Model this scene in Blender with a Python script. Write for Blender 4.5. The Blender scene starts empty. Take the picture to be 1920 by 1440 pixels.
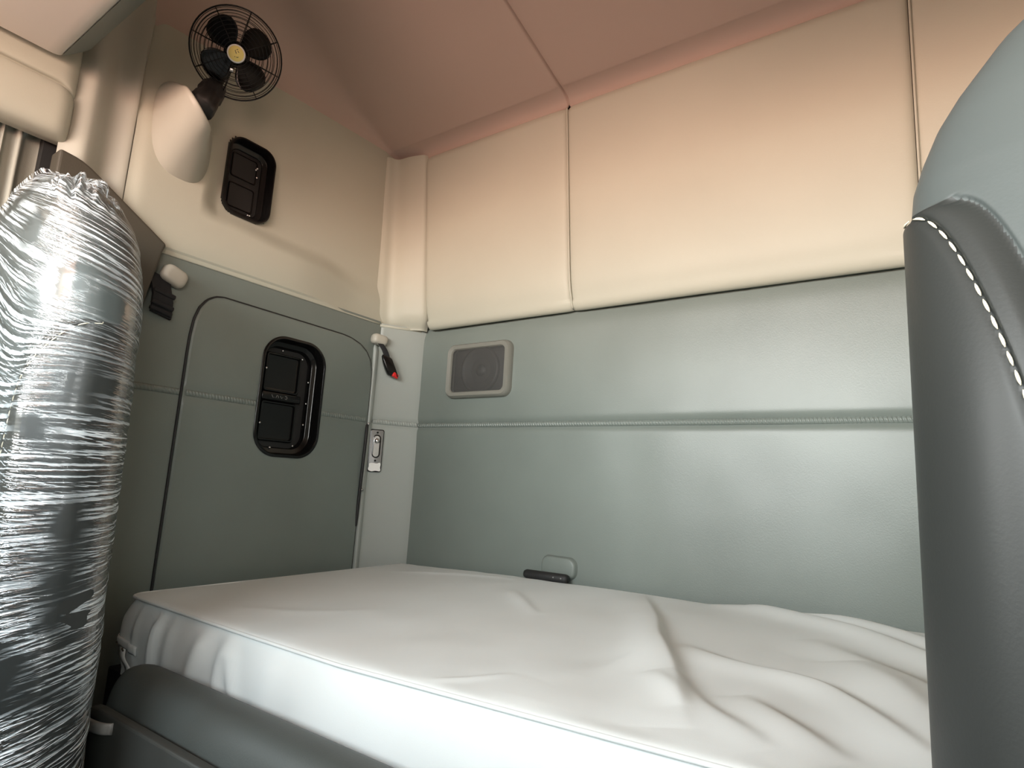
import bpy, bmesh, math, random
import numpy as np
from mathutils import Vector, Matrix, noise
random.seed(7); rng = np.random.RandomState(7)
C = bpy.context.collection
PI = math.pi
sc = bpy.context.scene

# ---------------------------------------------------------------- helpers
def link(name, me, parent=None):
    o = bpy.data.objects.new(name, me); C.objects.link(o)
    if parent is not None: o.parent = parent
    return o
def tag(o, label=None, cat=None, group=None, kind=None):
    if label: o['label'] = label
    if cat: o['category'] = cat
    if group: o['group'] = group
    if kind: o['kind'] = kind
    return o
def empty(name, loc, label, cat, group=None):
    o = bpy.data.objects.new(name, None); C.objects.link(o)
    o.location = loc; o.empty_display_size = .05
    return tag(o, label, cat, group)

class MB:
    """collects vertices and faces in world metres"""
    def __init__(s): s.v = []; s.f = []; s.uv = {}
    def add(s, verts, faces):
        n = len(s.v); s.v += [tuple(map(float, p)) for p in verts]
        s.f += [tuple(i + n for i in f) for f in faces]
        return n
    def grid(s, P, cu=False, cv=False, flip=False):
        P = np.asarray(P, float); n, m = P.shape[:2]
        F = []
        for i in range(n - (0 if cu else 1)):
            for j in range(m - (0 if cv else 1)):
                a = i*m+j; b = i*m+(j+1) % m; c = ((i+1) % n)*m+(j+1) % m; d = ((i+1) % n)*m+j
                F.append((a, d, c, b) if flip else (a, b, c, d))
        return s.add(P.reshape(-1, 3), F)
    def tube(s, pts, r, n=10, closed=False, caps=True, flat=None):
        pts = [Vector(p) for p in pts]; m = len(pts)
        rr = r if hasattr(r, '__len__') else [r]*m
        T = []
        for i in range(m):
            a = pts[(i-1) % m] if (closed or i > 0) else pts[i]
            b = pts[(i+1) % m] if (closed or i < m-1) else pts[i]
            T.append((b-a).normalized())
        up = Vector((0, 0, 1))
        if abs(T[0].dot(up)) > .9: up = Vector((1, 0, 0))
        N = (up - T[0]*up.dot(T[0])).normalized(); rows = []
        for i in range(m):
            N = (N - T[i]*N.dot(T[i])).normalized(); B = T[i].cross(N)
            rows.append([pts[i] + (N*math.cos(2*PI*k/n) + B*math.sin(2*PI*k/n))*rr[i] for k in range(n)])
        base = s.grid(np.array([[list(p) for p in row] for row in rows]), cu=closed, cv=True)
        if caps and not closed:
            s.f.append(tuple(base + k for k in range(n)))
            s.f.append(tuple(base + (m-1)*n + k for k in range(n-1, -1, -1)))
        return base
    def box(s, c, size, M=None):
        c = Vector(c); h = Vector(size)*.5; V = []
        for x in (-1, 1):
            for y in (-1, 1):
                for z in (-1, 1):
                    p = Vector((x*h.x, y*h.y, z*h.z)); V.append(c + (M @ p if M else p))
        s.add(V, [(0, 1, 3, 2), (4, 6, 7, 5), (0, 4, 5, 1), (2, 3, 7, 6), (0, 2, 6, 4), (1, 5, 7, 3)])
    def ring_loft(s, loops, close_ends=(False, False)):
        base = s.grid(np.array(loops), cv=True); n = len(loops[0]); m = len(loops)
        if close_ends[0]: s.f.append(tuple(base + k for k in range(n)))
        if close_ends[1]: s.f.append(tuple(base + (m-1)*n + k for k in range(n-1, -1, -1)))
        return base
    def build(s, name, mat, parent=None, smooth=True, bevel=0, seg=3, auto=None, recalc=True, uv=None):
        me = bpy.data.meshes.new(name); me.from_pydata(s.v, [], s.f); me.update()
        if recalc:
            bm = bmesh.new(); bm.from_mesh(me); bmesh.ops.recalc_face_normals(bm, faces=bm.faces); bm.to_mesh(me); bm.free()
        if uv is not None:
            lay = me.uv_layers.new(name='UVMap')
            idx = np.zeros(len(me.loops), dtype=np.int32); me.loops.foreach_get('vertex_index', idx)
            lay.data.foreach_set('uv', np.asarray(uv, np.float32)[idx].ravel())
        me.materials.append(mat)
        if smooth:
            for p in me.polygons: p.use_smooth = True
        o = link(name, me, parent)
        if parent is not None:
            o.matrix_parent_inverse = Matrix.Translation(-Vector(parent.location)) if parent.parent is None else Matrix.Identity(4)
        if bevel:
            b = o.modifiers.new('bevel', 'BEVEL'); b.width = bevel; b.segments = seg; b.limit_method = 'ANGLE'; b.angle_limit = .6
        if auto is not None:
            e = o.modifiers.new('split', 'EDGE_SPLIT'); e.split_angle = auto
        return o

def sstep(a, b, x):
    t = np.clip((x-a)/(b-a), 0, 1); return t*t*(3-2*t)
_N = rng.rand(64, 64)
def vnoise(x, y):
    x = np.asarray(x, float); y = np.asarray(y, float)
    xi = np.floor(x).astype(int); yi = np.floor(y).astype(int); fx = x-xi; fy = y-yi
    fx = fx*fx*(3-2*fx); fy = fy*fy*(3-2*fy)
    g = lambda a, b: _N[a % 64, b % 64]
    return (g(xi, yi)*(1-fx)+g(xi+1, yi)*fx)*(1-fy)+(g(xi, yi+1)*(1-fx)+g(xi+1, yi+1)*fx)*fy - .5
def rrect(w, h, r, n=8):
    """rounded rectangle loop in 2-D, counter-clockwise, 4*(n+1) points"""
    P = []
    for k, (cx, cy) in enumerate(((1, 1), (-1, 1), (-1, -1), (1, -1))):
        for i in range(n+1):
            a = PI/2*k + PI/2*i/n
            P.append((cx*(w/2-r)+r*math.cos(a), cy*(h/2-r)+r*math.sin(a)))
    return P
def resample(P, n):
    P = np.asarray(P, float); d = np.r_[0, np.cumsum(np.linalg.norm(np.diff(P, axis=0), axis=1))]
    t = np.linspace(0, d[-1], n); return np.stack([np.interp(t, d, P[:, k]) for k in range(P.shape[1])], 1)
def spline(P, n):
    """Catmull-Rom through the points, n samples"""
    P = np.asarray(P, float); Q = np.vstack([2*P[0]-P[1], P, 2*P[-1]-P[-2]]); out = []
    m = len(P)-1
    for t in np.linspace(0, m, n):
        i = min(int(t), m-1); u = t-i; a, b, c, d = Q[i], Q[i+1], Q[i+2], Q[i+3]
        out.append(.5*((2*b)+(-a+c)*u+(2*a-5*b+4*c-d)*u*u+(-a+3*b-3*c+d)*u**3))
    return np.array(out)

# ---------------------------------------------------------------- materials
def mat(name, col, rough=.5, metal=0, bump=0, scale=200, var=0, vscale=3, spec=.5, coat=0, sheen=0, detail=4):
    m = bpy.data.materials.new(name); m.use_nodes = True; nt = m.node_tree; b = nt.nodes['Principled BSDF']
    b.inputs['Base Color'].default_value = (*col, 1); b.inputs['Roughness'].default_value = rough
    b.inputs['Metallic'].default_value = metal; b.inputs['Specular IOR Level'].default_value = spec
    b.inputs['Coat Weight'].default_value = coat; b.inputs['Sheen Weight'].default_value = sheen
    tc = nt.nodes.new('ShaderNodeTexCoord')
    if bump:
        n = nt.nodes.new('ShaderNodeTexNoise'); n.inputs['Scale'].default_value = scale; n.inputs['Detail'].default_value = detail
        bp = nt.nodes.new('ShaderNodeBump'); bp.inputs['Strength'].default_value = bump; bp.inputs['Distance'].default_value = .002
        nt.links.new(tc.outputs['Object'], n.inputs['Vector']); nt.links.new(n.outputs['Fac'], bp.inputs['Height']); nt.links.new(bp.outputs['Normal'], b.inputs['Normal'])
    if var:
        n = nt.nodes.new('ShaderNodeTexNoise'); n.inputs['Scale'].default_value = vscale; n.inputs['Detail'].default_value = 5
        r = nt.nodes.new('ShaderNodeValToRGB')
        r.color_ramp.elements[0].position = .3; r.color_ramp.elements[1].position = .7
        r.color_ramp.elements[0].color = (*[c*(1-var) for c in col], 1); r.color_ramp.elements[1].color = (*[min(1, c*(1+var)) for c in col], 1)
        nt.links.new(tc.outputs['Object'], n.inputs['Vector']); nt.links.new(n.outputs['Fac'], r.inputs['Fac']); nt.links.new(r.outputs['Color'], b.inputs['Base Color'])
    return m
M_grey = mat('grey_vinyl', (.160, .185, .167), .40, bump=.12, scale=350, var=.06, vscale=4, spec=.55)
M_rail = mat('dark_grey_vinyl', (.068, .077, .073), .5, bump=.12, scale=350, spec=.3)
M_col = mat('grey_column_vinyl', (.32, .345, .32), .42, bump=.12, scale=350, spec=.5)
M_dash = mat('dash_plastic', (.10, .10, .095), .6)
M_cream = mat('cream_vinyl', (.435, .43, .355), .5, bump=.08, scale=350, var=.03, vscale=3, spec=.35)
M_plast = mat('cream_plastic', (.39, .385, .33), .42, bump=.05, scale=500, spec=.4)
M_head = mat('headliner', (.46, .355, .305), .85, bump=.12, scale=500, spec=.15)
M_black = mat('black_plastic', (.005, .005, .005), .20, spec=.32)
M_blackm = mat('black_matte', (.012, .012, .012), .6, bump=.1, scale=300)
M_web = mat('black_webbing', (.008, .008, .009), .8, bump=.4, scale=600)
M_dark = mat('dark_trim', (.055, .048, .034), .7, bump=.1, scale=400)
M_void = mat('dark_platform', (.01, .01, .012), .9)
M_steel = mat('steel', (.7, .7, .7), .25, metal=1)
M_spk = mat('speaker_plastic', (.19, .19, .165), .38, spec=.5)
M_cone = mat('speaker_cone', (.030, .030, .030), .5)
M_sheet = mat('white_sheet', (.69, .725, .72), .75, bump=.06, scale=700, var=.02, vscale=6, spec=.2)
M_seat = mat('charcoal_leather', (.024, .0265, .025), .45, bump=.05, scale=420, spec=.35)
M_seat2 = mat('slate_leather', (.066, .077, .075), .48, bump=.05, scale=420, spec=.35)
M_thread = mat('cream_thread', (.72, .66, .50), .7)
M_curt = mat('grey_curtain', (.33, .33, .285), .9, bump=.2, scale=500, spec=.1)
M_pale = mat('pale_overhead', (.72, .66, .59), .6, bump=.05, scale=500, spec=.3)
M_floor = mat('floor_rubber', (.11, .11, .105), .8, bump=.3, scale=80)
M_white = mat('white_label', (.85, .85, .82), .6)
M_red = mat('red_button', (.7, .02, .02), .35)
M_yel = mat('yellow_badge', (.90, .76, .26), .4)
M_knob = mat('cap_plastic', (.42, .40, .34), .4)
M_box = mat('storage_laminate', (.045, .048, .044), .55, bump=.05, scale=300)
M_plate = mat('grey_plate', (.22, .22, .21), .35)

def grille_mat():
    m = mat('grille_mesh', (.085, .085, .08), .5); nt = m.node_tree; b = nt.nodes['Principled BSDF']
    b.inputs['Alpha'].default_value = .50      # perforations far finer than a pixel
    return m
M_grille = grille_mat()

def film_mat():
    m = bpy.data.materials.new('clear_stretch_film'); m.use_nodes = True; nt = m.node_tree; nt.nodes.clear(); L = nt.links.new
    out = nt.nodes.new('ShaderNodeOutputMaterial'); tr = nt.nodes.new('ShaderNodeBsdfTransparent'); gl = nt.nodes.new('ShaderNodeBsdfGlossy')
    df = nt.nodes.new('ShaderNodeBsdfDiffuse'); df.inputs['Color'].default_value = (.82, .92, .97, 1)
    gl.inputs['Roughness'].default_value = .12; tr.inputs['Color'].default_value = (.95, .97, .98, 1)
    uv = nt.nodes.new('ShaderNodeUVMap'); uv.uv_map = 'UVMap'
    def streak(su, sv, det, dist, rot=0):
        mp = nt.nodes.new('ShaderNodeMapping'); mp.vector_type = 'TEXTURE'; mp.inputs['Scale'].default_value = (1/su, 1/sv, 1); mp.inputs['Rotation'].default_value = (0, 0, rot)
        n = nt.nodes.new('ShaderNodeTexNoise'); n.inputs['Scale'].default_value = 1; n.inputs['Detail'].default_value = det; n.inputs['Distortion'].default_value = dist
        L(uv.outputs[0], mp.inputs[0]); L(mp.outputs[0], n.inputs['Vector']); return n.outputs['Fac']
    a = streak(3.0, 150, 3, .4); b = streak(6, 300, 2, .3, .22); c = streak(2.2, 5, 2, 0)
    ad = nt.nodes.new('ShaderNodeMath'); ad.operation = 'MULTIPLY_ADD'; L(b, ad.inputs[0]); ad.inputs[1].default_value = .45; L(a, ad.inputs[2])
    at = nt.nodes.new('ShaderNodeAttribute'); at.attribute_name = 'taut'
    inv = nt.nodes.new('ShaderNodeMath'); inv.operation = 'SUBTRACT'; inv.inputs[0].default_value = 1; L(at.outputs['Fac'], inv.inputs[1])
    bs = nt.nodes.new('ShaderNodeMath'); bs.operation = 'MULTIPLY'; L(inv.outputs[0], bs.inputs[0]); bs.inputs[1].default_value = .95
    bp = nt.nodes.new('ShaderNodeBump'); bp.inputs['Distance'].default_value = .010; L(bs.outputs[0], bp.inputs['Strength']); L(ad.outputs[0], bp.inputs['Height'])
    for s in (gl, df): L(bp.outputs[0], s.inputs['Normal'])
    # creases (folded film is milky): thin ridges of the streak field, in patches
    rg = nt.nodes.new('ShaderNodeValToRGB'); e = rg.color_ramp.elements; e[0].position = .735; e[0].color = (0, 0, 0, 1); e[1].position = .785; e[1].color = (1, 1, 1, 1); L(ad.outputs[0], rg.inputs['Fac'])
    pc = nt.nodes.new('ShaderNodeValToRGB'); e = pc.color_ramp.elements; e[0].position = .30; e[0].color = (.25, .25, .25, 1); e[1].position = .50; e[1].color = (1, 1, 1, 1); L(c, pc.inputs['Fac'])
    mu = nt.nodes.new('ShaderNodeMath'); mu.operation = 'MULTIPLY'; L(rg.outputs[0], mu.inputs[0]); L(pc.outputs[0], mu.inputs[1])
    fr = nt.nodes.new('ShaderNodeFresnel'); fr.inputs['IOR'].default_value = 1.5; L(bp.outputs[0], fr.inputs['Normal'])
    f2 = nt.nodes.new('ShaderNodeMath'); f2.operation = 'MULTIPLY_ADD'; L(fr.outputs[0], f2.inputs[0]); f2.inputs[1].default_value = .30; f2.inputs[2].default_value = .0
    m1 = nt.nodes.new('ShaderNodeMixShader'); L(f2.outputs[0], m1.inputs[0]); L(tr.outputs[0], m1.inputs[1]); L(gl.outputs[0], m1.inputs[2])
    m3 = nt.nodes.new('ShaderNodeMixShader'); m3.inputs[0].default_value = .25; L(df.outputs[0], m3.inputs[1]); L(gl.outputs[0], m3.inputs[2])
    cg = nt.nodes.new('ShaderNodeMath'); cg.operation = 'MULTIPLY'; L(mu.outputs[0], cg.inputs[0]); L(inv.outputs[0], cg.inputs[1])
    cf = nt.nodes.new('ShaderNodeMath'); cf.operation = 'MULTIPLY'; L(cg.outputs[0], cf.inputs[0]); cf.inputs[1].default_value = .72
    m2 = nt.nodes.new('ShaderNodeMixShader'); L(cf.outputs[0], m2.inputs[0]); L(m1.outputs[0], m2.inputs[1]); L(m3.outputs[0], m2.inputs[2])
    L(m2.outputs[0], out.inputs[0]); return m
M_film = film_mat()

# ================================================================ SETTING
def struct(o): o['kind'] = 'structure'; return o
XL, XR, YB, YF = -1.545, .62, 1.5, -1.35     # side wall, driver side, back wall, front of cab
ZB = 1.668                                   # where grey vinyl meets the cream panels

# floor
b = MB(); b.box(((XL+XR)/2, .07, -.03), (XR-XL+.3, 2.95, .06)); struct(b.build('floor', M_floor, smooth=False))

# ---- back wall: grey padded vinyl with a braided seam
zs = np.unique(np.r_[np.linspace(.6, 1.26, 40), np.linspace(1.26, 1.40, 60), np.linspace(1.40, ZB+.03, 24)])
xs = np.linspace(-1.56, XR, 150)
X, Z = np.meshgrid(xs, zs)
Y = YB + .010*np.exp(-((Z-1.3295)/.014)**2) + .006*vnoise(X*3.1+5, Z*3.3) + .003*vnoise(X*9, Z*9+3)
Y += .008*np.exp(-((Z-ZB-.01)/.03)**2)
b = MB(); b.grid(np.stack([X, Y, Z], -1)); wb = struct(b.build('wall_back', M_grey))
def braid(P, w, h, nrm, along):
    """braided welt: P centre line (n,3), half width w, height h along nrm"""
    P = np.asarray(P); nrm = np.array(nrm, float); along = np.asarray(along, float)
    rows = []; s = np.r_[0, np.cumsum(np.linalg.norm(np.diff(P, axis=0), axis=1))]
    for k, a in enumerate(np.linspace(0, PI, 9)):
        c = math.cos(a); hh = math.sin(a)
        ph = s/.0085*2*PI + (c*2.2)
        wav = .62 + .38*np.abs(np.sin(ph/2))
        rows.append(P + along*(c*w) + nrm*(hh*h*wav)[:, None] if hh > 1e-6 else P + along*(c*w))
    return np.array(rows)
n = 1500
P = np.stack([np.linspace(-1.462, XR-.01, n), np.full(n, YB+.0105), np.full(n, 1.3295)], 1)
b = MB(); b.grid(braid(P, .0085, .009, (0, -1, 0), (0, 0, 1))); b.build('braided_seam', M_grey, wb)

# cream padded panels above (each a cushion of the back wall)
prof = spline([(1.502, ZB), (1.486, 1.662), (1.470, 1.672), (1.460, 1.700), (1.446, 1.754), (1.432, 1.87), (1.416, 2.02), (1.400, 2.17), (1.390, 2.265), (1.392, 2.277), (1.402, 2.281)], 130)
PR = resample(prof, 130)
for k, (x0, x1) in enumerate(((-1.424, -.8468), (-.8468, .008), (.008, XR))):
    u = np.unique(np.r_[np.linspace(x0+.0006, x0+.03, 14), np.linspace(x0+.03, x1-.03, 40), np.linspace(x1-.03, x1-.0006, 14)])
    d = np.minimum(u-x0, x1-u); puff = .010*np.exp(-(d/.007))+.004*np.exp(-(d/.03))
    G = np.zeros((len(PR), len(u), 3))
    for i, (yy, zz) in enumerate(PR):
        wgt = 1 if zz > ZB+.02 else .4
        fl = .008*np.exp(-((zz-2.277)/.012)**2)
        G[i, :, 0] = u; G[i, :, 1] = yy + puff*wgt + fl + .004*vnoise(u*4+k*7, zz*4); G[i, :, 2] = zz + (0.004*np.exp(-(d/.01)) if zz < ZB+.03 else 0)
    b = MB(); b.grid(G); b.build('upholstered_panel', M_cream, wb)
for x0 in (-.8468, .008):                         # thin twin-needle welt in each joint
    b = MB(); pp = [(x0+.003, yy+.0035, zz) for yy, zz in PR[6:-4]]; b.tube(pp, .0028, 6); b.build('seam_welt', M_cream, wb)

# ---- left wall: grey lower part with an opening for the recessed latch of the hatch
LY0, LY1, LZ0, LZ1 = .40, 1.372, .6, ZB
TY, TZ, TW, TH, TR = 1.044, 1.361, .196, .332, .062       # opening of the latch recess (centre, size, corner radius)
def plate_with_hole(outer, inner, x, nring=6):
    """flat ring in plane x between outer polygon and inner loop, matched by angle from the inner centre"""
    inner = np.array(inner); inner = resample(np.vstack([inner, inner[:1]]), 241)[:-1]; c = inner.mean(0); outer = np.vstack([outer, outer[:1]])
    oo = resample(outer, 4000); ang = np.arctan2(*(oo-c).T[::-1]); rows = []
    ia = np.arctan2(*(inner-c).T[::-1])
    O = np.array([oo[np.argmin(np.abs((ang-a+PI) % (2*PI)-PI))] for a in ia])
    for t in np.linspace(0, 1, nring): rows.append(np.c_[np.full(len(inner), x), inner*(1-t)+O*t])
    return np.array(rows)
hole = [(TY+p[0], TZ+p[1]) for p in rrect(TW+.006, TH+.006, TR, 10)]
b = MB(); b.grid(plate_with_hole([(LY0, LZ0), (LY1, LZ0), (LY1, LZ1+.01), (LY0, LZ1+.01)], hole, XL), cv=True)
wl = struct(b.build('wall_left', M_grey))
n = 300
P = np.stack([np.full(n, XL), np.linspace(.60, .728, n), np.full(n, 1.3295)], 1)
b = MB(); b.grid(braid(P, .0085, .006, (1, 0, 0), (0, 0, 1))); b.build('stitched_seam', M_grey, wl)

# cream moulded upper side panel, with a stepped belt under the vent
ys = np.unique(np.r_[np.linspace(.536, .70, 30), np.linspace(.70, .80, 40), np.linspace(.80, 1.425, 110)])
zz = np.unique(np.r_[np.linspace(ZB, 1.70, 14), np.linspace(1.70, 1.92, 80), np.linspace(1.92, 2.62, 80)])
Yg, Zg = np.meshgrid(ys, zz)
zr = 1.822 + .012*sstep(1.0, .8, Yg) - .03*sstep(1.1, 1.3, Yg)
belt = 1-sstep(-.045, .020, Zg-zr)
side = (1-sstep(.705, .766, Yg))*(1-sstep(1.95, 2.14, Zg))
prd = 1-(1-belt*(1-.75*sstep(1.0, 1.28, Yg)))*(1-side)
lip = np.clip((1.735-Zg)/(1.735-ZB), 0, 1)
Xg = -1.562 + .026*prd - .006*lip**2*prd + .012*lip**3
Xg = np.where(Zg < ZB+.012, np.minimum(Xg, XL+.004), Xg)
Xg += .010*np.exp(-((Yg-.536)/.02)**2)*-1 + .003*vnoise(Yg*4, Zg*4)
Xg += .05*sstep(1.95, 2.6, Zg)*0
def in_rr(y, z, cy, cz, w, h, r):
    qx = np.abs(y-cy)-(w/2-r); qy = np.abs(z-cz)-(h/2-r)
    return np.hypot(np.maximum(qx, 0), np.maximum(qy, 0))+np.minimum(np.maximum(qx, qy), 0) < r
b = MB(); b.grid(np.stack([Xg, Yg, Zg], -1)); m_ = len(ys)
vin = in_rr(Yg, Zg, .840, 1.957, .138, .226, .040).ravel(); b.f = [f for f in b.f if not any(vin[i] for i in f)]
b.build('upper_panel', M_cream, wl)
b = MB(); b.tube([(XL+.001, y, ZB) for y in np.linspace(.60, 1.36, 30)], .003, 6); b.build('edge_welt', M_cream, wl)

# corner column between side wall and back wall (grey below, cream above)
def column(path, z0, z1, nz, taper=None):
    path = np.array(path); rows = []
    for z in np.linspace(z0, z1, nz):
        q = path.copy() if taper is None else taper(path, z); rows.append(np.c_[q, np.full(len(q), z)])
    return np.array(rows)
lower = spline([(-1.552, 1.345), (-1.542, 1.346), (-1.5365, 1.351), (-1.538, 1.361), (-1.5405, 1.370), (-1.530, 1.390), (-1.495, 1.445), (-1.466, 1.490), (-1.455, 1.512)], 60)
zc = np.unique(np.r_[np.linspace(.6, 1.28, 20), np.linspace(1.28, 1.38, 50), np.linspace(1.38, ZB+.004, 16)])
G = np.array([np.c_[lower, np.full(60, z)] for z in zc])
G[:, :34, 0] -= .010*sstep(1.575, 1.60, zc)[:, None]*sstep(34, 26, np.arange(34))[None, :]
dd = .006*np.exp(-((zc-1.3295)/.013)**2)[:, None]*sstep(16, 24, np.arange(60))[None, :]
G[:, :, 0] -= dd*.85; G[:, :, 1] += dd*.5
b = MB(); b.grid(G); c1 = struct(b.build('trim_1', M_col))
nrm = np.array([.85, -.53, 0]); P = np.stack([np.linspace(-1.543, -1.462, 120), np.linspace(1.372, 1.498, 120), np.full(120, 1.3295)], 1) - nrm*.004
b = MB(); b.grid(braid(P, .0085, .009, nrm, (0, 0, 1))); b.build('stitched_seam', M_col, c1)
up = []
for z in np.unique(np.r_[np.linspace(ZB-.006, 1.76, 24), np.linspace(1.76, 2.288, 24)]):
    t = (z-ZB)/(2.28-ZB); lp = np.clip((1.73-z)/.062, 0, 1)**2.2
    ax, ay = -1.568, 1.338; lx, ly = -1.548, 1.392-.03*t; tb = 0
    rx, ry = -1.428, 1.452-.06*t
    q = spline([(ax, ay), (lx-.006, ly-.02), (lx+.012, ly+.008), ((lx+rx)/2, (ly+ry)/2), (rx-.01, ry-.002), (rx+.004, ry+.012), (rx+.006, ry+.03)], 50)
    q += np.array([-.85, .53])*lp*.030*sstep(10, 26, np.arange(50))[:, None] + np.array([.45, -.9])*tb*sstep(2, 12, np.arange(50))[:, None]
    up.append(np.c_[q, np.full(50, z)])
b = MB(); b.grid(np.array(up)); b.build('upper_cover', M_cream, c1)
b = MB(); b.tube([(-1.546, 1.366, ZB-.004), (-1.506, 1.43, ZB-.004), (-1.468, 1.49, ZB-.004)], .005, 8); b.build('edge_welt', M_cream, c1)

# ---- ceiling: sloping headliner with one seam and a soft fillet down to the back wall
cx = np.unique(np.r_[np.linspace(-1.575, -1.30, 40), np.linspace(-1.30, -.862, 30), np.linspace(-.862, -.832, 31), np.linspace(-.832, XR, 50)])
cy = np.unique(np.r_[np.linspace(1.412, 1.33, 26), np.linspace(1.33, .2, 40), np.linspace(.2, YF-.05, 16)])
X, Y = np.meshgrid(cx, cy)
zc_ = 2.312 + (1.353-Y)*.2355
zc_ = np.where(Y > 1.352, 2.279+.034*np.sqrt(np.clip(1-((Y-1.345)/.062)**2, 0, 1)), zc_)
zc_ = np.minimum(zc_, 2.66)
R = np.clip(.015 + .30*(1.33-Y), .015, .30); dx = np.clip(X+1.562, 0, None)
fil = np.where(dx < R, R-np.sqrt(np.clip(R*R-(R-dx)**2, 0, None)), 0)
gr = .007*np.exp(-((X+.8468)/.0030)**2) + .004*np.exp(-((X+.8468)/.014)**2)
sag = -.012*np.sin(np.clip((X+1.56)/.71, 0, 1)*PI)*sstep(1.36, 1.1, Y)
b = MB(); b.grid(np.stack([X, Y, zc_ - fil + gr*1.2 + sag], -1)); struct(b.build('ceiling', M_head))

# ---- rest of the cab shell with its window openings
def wall_x(name, x, y0, y1, z0, z1, win, m):
    wy0, wy1, wz0, wz1 = win; b = MB(); t = .05
    for (a0, a1, c0, c1_) in ((y0, wy0, z0, z1), (wy1, y1, z0, z1), (wy0, wy1, z0, wz0), (wy0, wy1, wz1, z1)):
        b.box((x, (a0+a1)/2, (c0+c1_)/2), (t, a1-a0, c1_-c0))
    return struct(b.build(name, m, smooth=False))
wall_x('wall_right', XR+.03, YF, 1.58, 0, 2.72, (-.95, -.35, 1.35, 1.80), M_plast)
wall_x('door_2', XL-.115, YF, .41, 0, 2.72, (-1.0, .20, 1.30, 1.82), M_plast)
b = MB()
for (x0, x1, z0, z1) in ((XL-.14, XL+.06, 0, 2.72), (XR-.3, XR+.05, 0, 2.72), (XL+.06, XR-.3, 0, 1.30), (XL+.06, XR-.3, 2.06, 2.72)):
    b.box(((x0+x1)/2, YF, (z0+z1)/2), (x1-x0, .05, z1-z0))
struct(b.build('wall_front', M_plast, smooth=False))
b = MB(); b.box((-.46, YF+.29, 1.17), (2.1, .56, .36)); struct(b.build('trim_2', M_dash, smooth=False, bevel=.06))   # dashboard, out of view, made deep and tall to block low windscreen light
b = MB(); b.box((-1.6, .98, 1.35), (.03, 1.2, 2.7)); b.box((-.47, 1.575, 1.35), (2.3, .03, 2.7)); b.box((-.47, .10, 2.735), (2.4, 3.0, .03)); struct(b.build('trim_3', M_blackm, smooth=False))   # outer skin behind the panels

# pillar trim in front of the side panel
n = 60; t = np.linspace(0, 1, n)
py = .395 + .150*t
px_ = -1.555 + .030*np.exp(-((t-.28)/.22)**2) + .010*np.exp(-((t-.9)/.12)**2) - .012*np.exp(-((t-.62)/.14)**2) - .03*sstep(.93, 1, t)
rows = []
for z in np.linspace(1.55, 2.66, 60):
    k = sstep(2.25, 2.0, z); rows.append(np.c_[-1.555+(px_+1.555)*(.35+.65*k), py, np.full(n, z)])
b = MB(); b.grid(np.array(rows)); struct(b.build('trim_4', M_plast))

# dark trim panel with a slanted top edge behind the wrapped seat
poly = spline([(.392, 1.812), (.43, 1.806), (.456, 1.795)], 6).tolist() + [(.54, 1.741), (.634, 1.680), (.628, 1.66), (.600, 1.50), (.592, 1.30), (.585, .62), (.392, .62)]
b = MB(); k = len(poly)
b.add([(XL-.02, p[0], p[1]) for p in poly]+[(XL+.032, p[0], p[1]) for p in poly], [tuple(range(k)), tuple(range(2*k-1, k-1, -1))]+[(i, (i+1) % k, k+(i+1) % k, k+i) for i in range(k)])
dt = b.build('trim_5', M_dark, smooth=False, bevel=.006); struct(dt)

# door header trim over the side window: two rolled bands and the groove between them
hp = spline([(-1.57, 1.838), (-1.545, 1.838), (-1.522, 1.848), (-1.512, 1.875), (-1.512, 1.925), (-1.518, 1.951), (-1.528, 1.957), (-1.528, 1.960), (-1.519, 1.966), (-1.517, 1.99), (-1.52, 2.04), (-1.54, 2.10), (-1.57, 2.12)], 90)
rows = []
for y in np.r_[np.linspace(-1.28, .36, 24), np.linspace(.365, .408, 16), .410]:
    e = np.clip((y-.365)/.045, 0, 1); kx = math.sqrt(max(0, 1-e**3)); q = hp.copy()
    q[:, 0] = -1.57+(q[:, 0]+1.57)*(.25+.75*kx); q[:, 1] = q[:, 1] + .010*(.41-y)*0 - .018*e**2*np.exp(-((q[:, 1]-1.957)/.03)**2)
    rows.append(np.c_[q[:, 0], np.full(90, y), q[:, 1]])
b = MB(); b.grid(np.array(rows)); struct(b.build('trim_6', M_cream))

# overhead shelf above the windscreen, underside at 2.0 m, rounded rear edge
op = np.array([(-1.29, 2.62), (-1.29, 2.02), (-1.27, 2.0), (-.6, 2.0), (0, 2.0), (.20, 2.0), (.33, 2.0)] + spline([(.345, 2.0005), (.354, 2.003), (.363, 2.010), (.378, 2.024), (.392, 2.038), (.402, 2.050), (.408, 2.063), (.410, 2.10)], 30).tolist() + [(.410, 2.60)])
rows = []
for (x0, x1, lab) in ((-1.495, -1.05, 'pale overhead shelf with a grey rear edge above the wrapped seat'), (-.45, XR, 'unseen pale overhead shelf above the unwrapped seat, added to darken the ceiling')):  # second shelf is unseen, added to keep windscreen light off the ceiling
    b = MB(); b.ring_loft([np.c_[np.full(len(op), x), op] for x in np.linspace(x0, x1, 12)], (True, True))
    sh_ = tag(b.build('overhead_shelf', M_pale, auto=.9), lab, 'shelf')
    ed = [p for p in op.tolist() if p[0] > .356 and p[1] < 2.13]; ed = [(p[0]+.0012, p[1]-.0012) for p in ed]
    b = MB(); b.grid(np.array([np.c_[np.full(len(ed), x), ed] for x in np.linspace(x0+.001, x1-.001, 12)])); b.build('edge_strip', M_grey, sh_)  # darker strip over the rear edge, in the grey of the walls

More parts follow.
